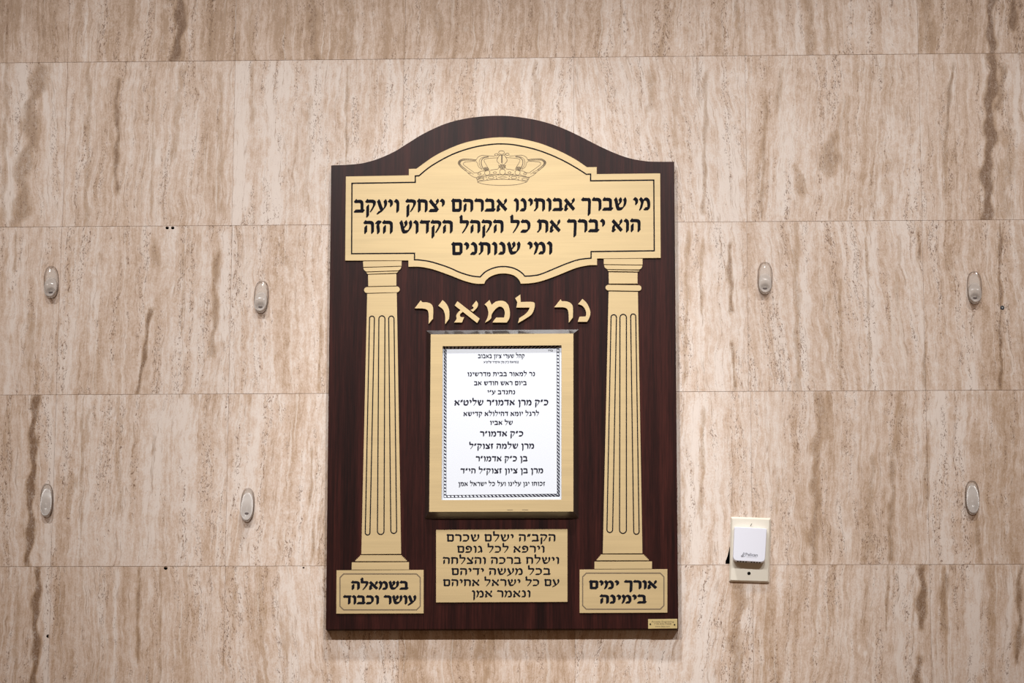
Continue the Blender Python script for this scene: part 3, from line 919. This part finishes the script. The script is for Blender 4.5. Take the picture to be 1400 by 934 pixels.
text_plate('inscription_plate', [(596.1, 724.6), (775.9, 723.6), (775.9, 823.2), (596.1, 824.0)],
           [('הקב״ה ישלם שכרם', 610.5, 760.3, 740.6, 10.2), ('וירפא לכל גופם', 625, 745.3, 755.9, 9.6), ('וישלח ברכה והצלחה', 605.4, 765.2, 771.3, 9.6),
            ('בכל מעשה ידיהם', 617.2, 753.3, 786.4, 9.6), ('עם כל ישראל אחיהם', 605.7, 765.2, 801.6, 9.6), ('ונאמר אמן', 645, 726, 817.0, 9.8)],
           NIB_THIN, 'brass plate with six lines of Hebrew')
text_plate('corner_plate', [(460.0, 779.9), (579.2, 779.4), (579.2, 839.0), (459.7, 839.3)],
           [('בשמאלה', 480.6, 558.6, 806.2, 11.4), ('עושר וכבוד', 469.6, 569.2, 826.0, 11.6)], NIB_BOLD, 'left brass plate with two lines of bold Hebrew', (464.8, 574.5, 784.8, 833.9, 5))
text_plate('corner_plate', [(792.3, 778.9), (912.5, 778.3), (912.5, 837.9), (792.3, 838.4)],
           [('אורך ימים', 805.8, 898.6, 805.3, 11.4), ('בימינה', 820.6, 884.2, 825.1, 11.6)], NIB_BOLD, 'right brass plate with two lines of bold Hebrew', (796.6, 907.7, 783.7, 833.0, 5))

# small maker's plate
def latin(bm, txt, x0, x1, base, h, d, slope=0.0, bold=0.0):
    cu = bpy.data.curves.new('t', 'FONT')
    cu.body = txt
    cu.resolution_u = 3
    cu.offset = bold
    ob = bpy.data.objects.new('t', cu)
    COL.objects.link(ob)
    dg = bpy.context.evaluated_depsgraph_get()
    dg.update()
    me = bpy.data.meshes.new_from_object(ob.evaluated_get(dg))
    xs = [v.co.x for v in me.vertices]
    a, b = min(xs), max(xs)
    vs = []
    for v in me.vertices:
        f = (v.co.x - a) / (b - a)
        vs.append(bm.verts.new(U(x0 + (x1 - x0) * f, base + slope * f - v.co.y / 0.70 * h, d + INK)))
    for p in me.polygons:
        try:
            bm.faces.new([vs[i] for i in p.vertices])
        except ValueError:
            pass
    bpy.data.objects.remove(ob)
    bpy.data.meshes.remove(me)
    bpy.data.curves.remove(cu)

D_MK = D_BOARD + 0.0012
bm = bmesh.new()
slab(bm, [(886.0, 846.7), (926.0, 846.3), (926.0, 859.4), (886.1, 859.8)], D_BOARD, D_MK, 0.0003)
mk = part_label(link('maker_plate', bm, M_BRASS_EDGE, plq), 'tiny shiny brass plate with the engraver\'s address')
for u, v in ((889.1, 853.5), (922.2, 854.3)):
    bm = bmesh.new()
    slab(bm, ell(u, v, 1.1, 1.1, 10), D_MK, D_MK + 0.0006)
    link('nail', bm, M_DARK, mk)
bm = bmesh.new()
latin(bm, 'Aroata Engraving', 890.6, 921.4, 851.2, 2.4, D_MK)
latin(bm, '718-435-7458', 894.4, 917.8, 854.2, 2.1, D_MK)
latin(bm, 'www.deta.com', 895.6, 915.8, 857.5, 2.0, D_MK)
link('lettering', bm, M_ENGRAVE, mk)

# bevelled display frame
D_FR = D_BOARD + 0.015
D_GOLD = D_FR + 0.001
D_PAP = D_GOLD - 0.0058
gold = [(588.9, 457.3), (783.9, 456.1), (783.9, 699.5), (586.8, 699.9)]
wind = [(605.2, 473.4), (767.7, 472.2), (767.6, 683.2), (603.6, 683.8)]
base = [(583.0, 452.0), (791.1, 450.6), (791.2, 708.9), (580.6, 709.6)]
bm = bmesh.new()
B = [U(x, y, D_BOARD) for x, y in base]
G = [U(x, y, D_FR) for x, y in gold]
Wn = [U(x, y, D_FR) for x, y in wind]
Wb = [Vector((p.x, -(D_PAP - 0.0015), p.z)) for p in Wn]
rings = [[bm.verts.new(p) for p in r] for r in (B, G, Wn, Wb)]
for r0, r1 in zip(rings, rings[1:]):
    for i in range(4):
        j = (i + 1) % 4
        bm.faces.new((r0[i], r0[j], r1[j], r1[i]))
bm.faces.new(rings[3])
bm.faces.new(rings[0][::-1])
fr = part_label(link('display_frame', bm, M_FRAME, plq), 'black bevelled frame with a brass face')
bm = bmesh.new()
rings = []
for pts, d in ((gold, D_FR), (gold, D_GOLD), (wind, D_GOLD), (wind, D_FR)):
    q = [U(x, y, D_GOLD) for x, y in pts]
    rings.append([bm.verts.new(Vector((p.x, -d, p.z))) for p in q])
for r0, r1 in zip(rings, rings[1:] + rings[:1]):
    for i in range(4):
        j = (i + 1) % 4
        bm.faces.new((r0[i], r0[j], r1[j], r1[i]))
link('brass_face', bm, M_BRASS, fr)
bm = bmesh.new()
for a, b in (((693.5, 697.4), (701, 697.4)), ((713.8, 697.2), (722.2, 697.2))):
    ribbon(bm, [a, b], 0.6, D_GOLD)
link('scratch', bm, M_ENGRAVE, fr)

# ------------------------------------------------------------------ paper notice inside the frame
pz = U(686, 684.6, D_PAP)
note = thing('paper_notice', 'white printed Hebrew notice with a rope border inside the black and brass frame', 'paper', Vector((pz.x, -D_PAP + 0.0006, pz.z)))
bm = bmesh.new()
slab(bm, [(603.9, 471.5), (769.2, 470.6), (769.0, 684.6), (602.4, 685.0)], D_PAP - 0.0005, D_PAP)
link('sheet', bm, M_PAPER, note)
bx0, bx1 = (607.2, 606.9), (764.3, 764.9)      # left edge top/bottom, right edge top/bottom
by0, by1 = (474.0, 473.2), (680.4, 678.6)      # top edge left/right, bottom edge left/right
bm = bmesh.new()
out = [(bx0[0], by0[0]), (bx1[0], by0[1]), (bx1[1], by1[1]), (bx0[1], by1[0])]
inn = [(bx0[0] + 3.0, by0[0] + 3.1), (bx1[0] - 3.0, by0[1] + 3.1), (bx1[1] - 3.0, by1[1] - 3.0), (bx0[1] + 3.0, by1[0] - 3.0)]
ribbon(bm, out, 0.6, D_PAP, True)
ribbon(bm, inn, 0.6, D_PAP, True)
for s in range(4):
    a, b, c, d = out[s], out[(s + 1) % 4], inn[s], inn[(s + 1) % 4]
    n = 30 if s % 2 == 0 else 44
    for k in range(n):
        f0, f1 = (k + 0.15) / n, (k + 0.85) / n
        p = (a[0] + (b[0] - a[0]) * f0, a[1] + (b[1] - a[1]) * f0)
        q = (c[0] + (d[0] - c[0]) * f1, c[1] + (d[1] - c[1]) * f1)
        if s in (1, 3):
            p = (a[0] + (b[0] - a[0]) * f1, a[1] + (b[1] - a[1]) * f1)
            q = (c[0] + (d[0] - c[0]) * f0, c[1] + (d[1] - c[1]) * f0)
        else:
            p = (a[0] + (b[0] - a[0]) * (f1 if s == 0 else f0), a[1] + (b[1] - a[1]) * (f1 if s == 0 else f0))
            q = (c[0] + (d[0] - c[0]) * (f0 if s == 0 else f1), c[1] + (d[1] - c[1]) * (f0 if s == 0 else f1))
        ribbon(bm, [p, q], 1.5, D_PAP)
link('rope_border', bm, M_INK, note)
for txt, x0, x1, y0, y1 in (
    ('קהל שערי ציון באבוב', 653.5, 717.4, 484.5, 489.7), ('בנשיאות כ״ק מרן אדמו״ר שליט״א', 661.5, 709.3, 493.8, 496.6),
    ('נר למאור בבית מדרשינו', 639.0, 731.8, 509.0, 514.5), ('ביום ראש חודש אב', 648.0, 720.3, 521.3, 526.8), ('נתנדב ע״י', 666.4, 704.7, 533.7, 539.2),
    ('כ״ק מרן אדמו״ר שליט״א', 621.3, 750.2, 547.0, 554.5), ('לרגל יומא דהילולא קדישא', 633.7, 737.2, 563.2, 569.0), ('של אביו', 669.9, 701.4, 575.4, 581.0),
    ('כ״ק אדמו״ר', 656.2, 715.9, 589.8, 596.8), ('מרן שלמה זצוק״ל', 641.5, 730.7, 606.7, 613.7), ('בן כ״ק אדמו״ר', 650.5, 721.5, 623.9, 630.9),
    ('מרן בן ציון זצוק״ל הי״ד', 629.6, 743.0, 640.6, 647.4), ('זכותו יגן עלינו ועל כל ישראל אמן', 626.7, 745.4, 659.2, 664.6), ('בס״ד', 749.4, 755.8, 478.4, 480.6)):
    bm = bmesh.new()
    hebrew(bm, txt, x0, x1, (y1, y1 - (x1 - x0) * 0.003), y1 - y0, D_PAP, NIB_BOOK)
    link('lettering', bm, M_INK, note)

# ------------------------------------------------------------------ switch plate and sensor
def rot_rect(tl, tr, br, bl):
    return [tl, tr, br, bl]
PL = [(999.3, 706.6), (1054.0, 708.4), (1051.8, 797.4), (996.8, 795.6)]
pb = U(1024.3, 796.5)
wp = thing('wall_plate', 'cream blank wall plate with a screw hole at its lower end on the stone wall', 'wall plate', Vector((pb.x, 0, pb.z)))
bm = bmesh.new()
D_WP = 0.0062
def lerp_q(q, s):
    cx = sum(p[0] for p in q) / 4; cy = sum(p[1] for p in q) / 4
    return [(cx + (x - cx) * (1 - s[0]), cy + (y - cy) * (1 - s[1])) for x, y in q]
def round_q(q, rad, n=4):
    out = []
    for i in range(4):
        r = rad[i] if isinstance(rad, (list, tuple)) else rad
        a, b, c = q[i - 1], q[i], q[(i + 1) % 4]
        la = math.hypot(a[0] - b[0], a[1] - b[1]); lc = math.hypot(c[0] - b[0], c[1] - b[1])
        p = (b[0] + (a[0] - b[0]) * r / la, b[1] + (a[1] - b[1]) * r / la)
        s = (b[0] + (c[0] - b[0]) * r / lc, b[1] + (c[1] - b[1]) * r / lc)
        for k in range(n + 1):
            t = k / n
            out.append(tuple((1 - t) ** 2 * p[j] + 2 * t * (1 - t) * b[j] + t * t * s[j] for j in (0, 1)))
    return out
rings = []
for ins, d in (((0, 0), 0.0003), ((0, 0), 0.0018), ((0.055, 0.036), 0.0050), ((0.085, 0.055), D_WP)):
    rings.append([bm.verts.new(U(x, y, d)) for x, y in round_q(lerp_q(PL, ins), 1.6)])
for r0, r1 in zip(rings, rings[1:]):
    for i in range(len(r0)):
        j = (i + 1) % len(r0)
        bm.faces.new((r0[i], r0[j], r1[j], r1[i]))
bm.faces.new(rings[-1])
bm.faces.new(rings[0][::-1])
link('plate', bm, M_IVORY, wp)
bm = bmesh.new()
slab(bm, ell(1024.0, 784.1, 2.3, 2.3, 14), D_WP - 0.0002, D_WP + 0.0003)
part_label(link('screw_hole', bm, M_DARK, wp), 'dark screw hole')
bm = bmesh.new()
slab(bm, ell(1027.0, 717.6, 2.2, 2.2, 14), D_WP - 0.0002, D_WP + 0.0008)
sc = part_label(link('screw', bm, M_IVORY, wp), 'half hidden cream screw')
bm = bmesh.new()
ribbon(bm, [(1026.2, 719.2), (1027.8, 716.0)], 0.8, D_WP + 0.0008)
link('screw_slot', bm, M_DARK, sc)

DV = [(1003.8, 720.2), (1048.7, 722.5), (1045.9, 769.2), (1001.8, 766.8)]
D_DV = D_WP + 0.0150
db = U(1024, 769, D_WP)
dev = thing('wireless_sensor', 'small white plastic wireless sensor with a grey logo fixed over the cream wall plate', 'sensor', Vector((db.x, -D_WP, db.z)))
bm = bmesh.new()
front = [U(x, y, D_DV) for x, y in round_q(DV, (1.8, 1.8, 6.0, 6.0), 6)]
cx = sum(p.x for p in front) / len(front); cz = sum(p.z for p in front) / len(front)
rings = []
for d, s in ((D_WP + 0.0002, 1.0), (D_WP + 0.004, 1.0), (D_DV - 0.004, 1.0), (D_DV - 0.0018, 0.994), (D_DV - 0.0005, 0.984), (D_DV, 0.965)):
    rings.append([bm.verts.new(Vector((cx + (p.x - cx) * s, -d, cz + (p.z - cz) * s))) for p in front])
for r0, r1 in zip(rings, rings[1:]):
    for i in range(len(r0)):
        j = (i + 1) % len(r0)
        bm.faces.new((r0[i], r0[j], r1[j], r1[i]))
bm.faces.new(rings[-1])
bm.faces.new(rings[0][::-1])
link('housing', bm, M_WHITE, dev, smooth=False)
# vents along the lower edge
zb = min(p.z for p in front)
for k in range(9):
    if k == 4:
        continue
    f = 0.16 + 0.68 * k / 8
    a = front[0]
    pL, pR = U(1001.8, 767.6, D_DV), U(1045.9, 770.0, D_DV)
    p = pL.lerp(pR, f)
    bm = bmesh.new()
    for dx0, dx1, y0, y1 in ((-0.0012, 0.0012, -D_DV + 0.0014, -D_DV + 0.0105),):
        bmesh.ops.create_cube(bm, size=1.0, matrix=Matrix.Translation((p.x, (y0 + y1) / 2, p.z + 0.0012)) @ Matrix.Diagonal((dx1 - dx0, y1 - y0, 0.0010, 1)))
    link('vent_slot', bm, M_DARK, dev)
bm = bmesh.new()
latin(bm, 'Pelican', 1019.3, 1036.0, 759.9, 4.0, D_DV, 1.0, 0.025)
link('lettering', bm, M_GREY, dev)
bm = bmesh.new()
latin(bm, 'WIRELESS SYSTEMS', 1020.0, 1034.5, 762.0, 1.0, D_DV, 0.8)
link('lettering', bm, M_PALE, dev)
bm = bmesh.new()
ribbon(bm, [(1013.0, 760.8), (1015.4, 758.6), (1017.2, 755.2)], 0.9, D_DV)
ribbon(bm, [(1014.6, 761.0), (1017.0, 758.9), (1018.2, 756.4)], 0.9, D_DV)
ribbon(bm, [(1013.4, 761.6), (1018.8, 760.6)], 0.7, D_DV)
link('logo', bm, M_GREY, dev)

# ------------------------------------------------------------------ clear adhesive hooks
def oval(w, h, n=28, p=2.5):
    out = []
    for k in range(n):
        a = 2 * math.pi * k / n
        c, s = math.cos(a), math.sin(a)
        y = h / 2 * math.copysign(abs(s) ** (2 / p), s)
        x = w / 2 * math.copysign(abs(c) ** (2 / p), c)
        out.append((x, y))
    return out

def loft(bm, rings):
    vr = [[bm.verts.new(p) for p in r] for r in rings]
    for a, b in zip(vr, vr[1:]):
        n = len(a)
        for i in range(n):
            j = (i + 1) % n
            bm.faces.new((a[i], a[j], b[j], b[i]))
    bm.faces.new(vr[0][::-1])
    bm.faces.new(vr[-1])

def hook(u, v, w_px, h_px, wide, shade_spot, tilt, label, seed):
    c = U(u, v)
    s = 0.00127
    w, h = w_px * s, h_px * s
    root = thing('adhesive_hook', label, 'hook', Vector((c.x, 0, c.z)), 'clear adhesive hooks on the stone wall')
    rn = random.Random(seed)
    rot = Matrix.Rotation(tilt, 3, 'Y')
    def W(x, y, z):
        q = rot @ Vector((x, 0, z))
        return Vector((c.x + q.x, -y, c.z + q.z))
    # base plate: rounded clear lozenge
    bm = bmesh.new()
    rings = []
    for d, k in ((0.0008, 0.97), (0.0016, 1.0), (0.0026, 0.99), (0.0034, 0.94), (0.0038, 0.86)):
        rings.append([W(x * k, d, z * (1 - (1 - k) * w / h)) for x, z in oval(w, h)])
    loft(bm, rings)
    link('base_plate', bm, M_CLEAR, root, smooth=True)
    # adhesive strip showing through the base
    bm = bmesh.new()
    pts = []
    for x, z in oval(w * 0.70, h * (0.74 if wide else 0.80), 30, 3):
        k = 1 + rn.uniform(-0.09, 0.06)
        pts.append((x * k, z * k + h * 0.05))
    loft(bm, [[W(x, d, z) for x, z in pts] for d in (0.0002, 0.0007)])
    part_label(link('adhesive_pad', bm, M_PAD, root), 'pale adhesive strip')
    # the hook itself: a scooped tongue swelling out of the lower half, ending in a rounded lip
    hw, hh = w * (0.43 if wide else 0.45), h * (0.32 if wide else 0.43)
    zc = -h / 2 + hh - 0.0004
    prot = 0.015 if wide else 0.012
    dip = prot * (0.75 if wide else 0.35)
    zs = zc - hh * 0.46
    def rim(z):
        f = min(1.0, max(0.0, 0.5 - 0.5 * (z - zc) / hh))
        return 0.0040 + prot * f ** 1.2
    def floor_(x, z):
        g = math.exp(-((x / (hw * 0.75)) ** 2 + ((z - zs) / (hh * 0.48)) ** 2))
        return rim(z) - dip * g
    bm = bmesh.new()
    rings = []
    for k, sel in ((1.0, 0), (1.0, 1), (0.97, 2), (0.90, 3), (0.80, 4), (0.66, 5), (0.50, 5), (0.34, 5), (0.16, 5)):
        ring = []
        for x, z in oval(2 * hw, 2 * hh, 28, 2.3):
            xx, zz = x * k, zc + z * k
            r = rim(zz)
            d = {0: 0.0034, 1: 0.0034 + (r - 0.0034) * 0.72, 2: r * 0.97, 3: r, 4: r - 0.4 * (r - floor_(xx, zz)), 5: floor_(xx, zz)}[sel]
            ring.append(W(xx, d, zz))
        rings.append(ring)
    loft(bm, rings)
    tongue = link('hook_tongue', bm, M_FROST if wide else M_MILKY, root, smooth=True)
    if shade_spot:  # painted dark oval deepens the shade in the scoop; nothing opens here
        bm = bmesh.new()
        loft(bm, [[W(x, floor_(x, zs + z) + e, zs + z) for x, z in oval(w * 0.30 * kk, h * 0.075 * kk, 16, 2)] for e, kk in ((-0.001, 0.9), (0.0003, 1.0))])
        part_label(link('shade_spot', bm, M_SHADE_SPOT, tongue), 'dark oval painted for the shade behind the lip')
    return root

hook(70.2, 386.0, 21.0, 46, True, True, -0.03, 'clear oval hook upper left beside the far left tile joint', 1)
hook(357.4, 406.0, 20.5, 46, True, True, 0.03, 'clear oval hook nearest the plaque on its left in the upper pair', 2)
hook(64.2, 684.5, 18.0, 47, False, False, -0.02, 'slim frosted hook at the far left, beside a dark brown vein', 3)
hook(338.6, 690.5, 19.0, 47, False, True, 0.02, 'slim frosted hook left of the plaque, lower one nearest to it', 4)
hook(1045.9, 380.5, 20.5, 46, True, True, 0.02, 'clear oval hook high above the white sensor, nearest the plaque on its right', 5)
hook(1332.2, 393.5, 20.5, 46, True, True, 0.0, 'clear oval hook at upper right beside the tiny dark wall anchor', 6)
hook(1329.2, 680.5, 19.5, 47, False, False, 0.0, 'slim frosted hook at the far right, below all the others on that side', 7)

# ------------------------------------------------------------------ screw anchor at the right
ca = U(1370.4, 420.8)
anc = thing('wall_anchor', 'tiny dark blue wall anchor ring with a bright screw core at the right edge', 'wall anchor', ca)
bm = bmesh.new()
r1, r2 = 0.0036, 0.0015
rr = []
for r, d in ((r1, 0.0002), (r1, 0.0012), (r1 * 0.85, 0.0018), (r2 * 1.1, 0.0018), (r2, 0.0004)):
    rr.append([bm.verts.new(Vector((ca.x + r * math.cos(2 * math.pi * k / 18), -d, ca.z + r * math.sin(2 * math.pi * k / 18)))) for k in range(18)])
for a, b in zip(rr, rr[1:]):
    for i in range(18):
        j = (i + 1) % 18
        bm.faces.new((a[i], a[j], b[j], b[i]))
link('collar', bm, M_ANCHOR, anc)
bm = bmesh.new()
loft(bm, [[Vector((ca.x + r * math.cos(2 * math.pi * k / 14), -d, ca.z + r * math.sin(2 * math.pi * k / 14))) for k in range(14)] for r, d in ((r2 * .95, 0.0003), (r2 * .95, 0.0012), (r2 * .5, 0.0015))])
part_label(link('screw_core', bm, M_SCREW, anc), 'bright metal core')
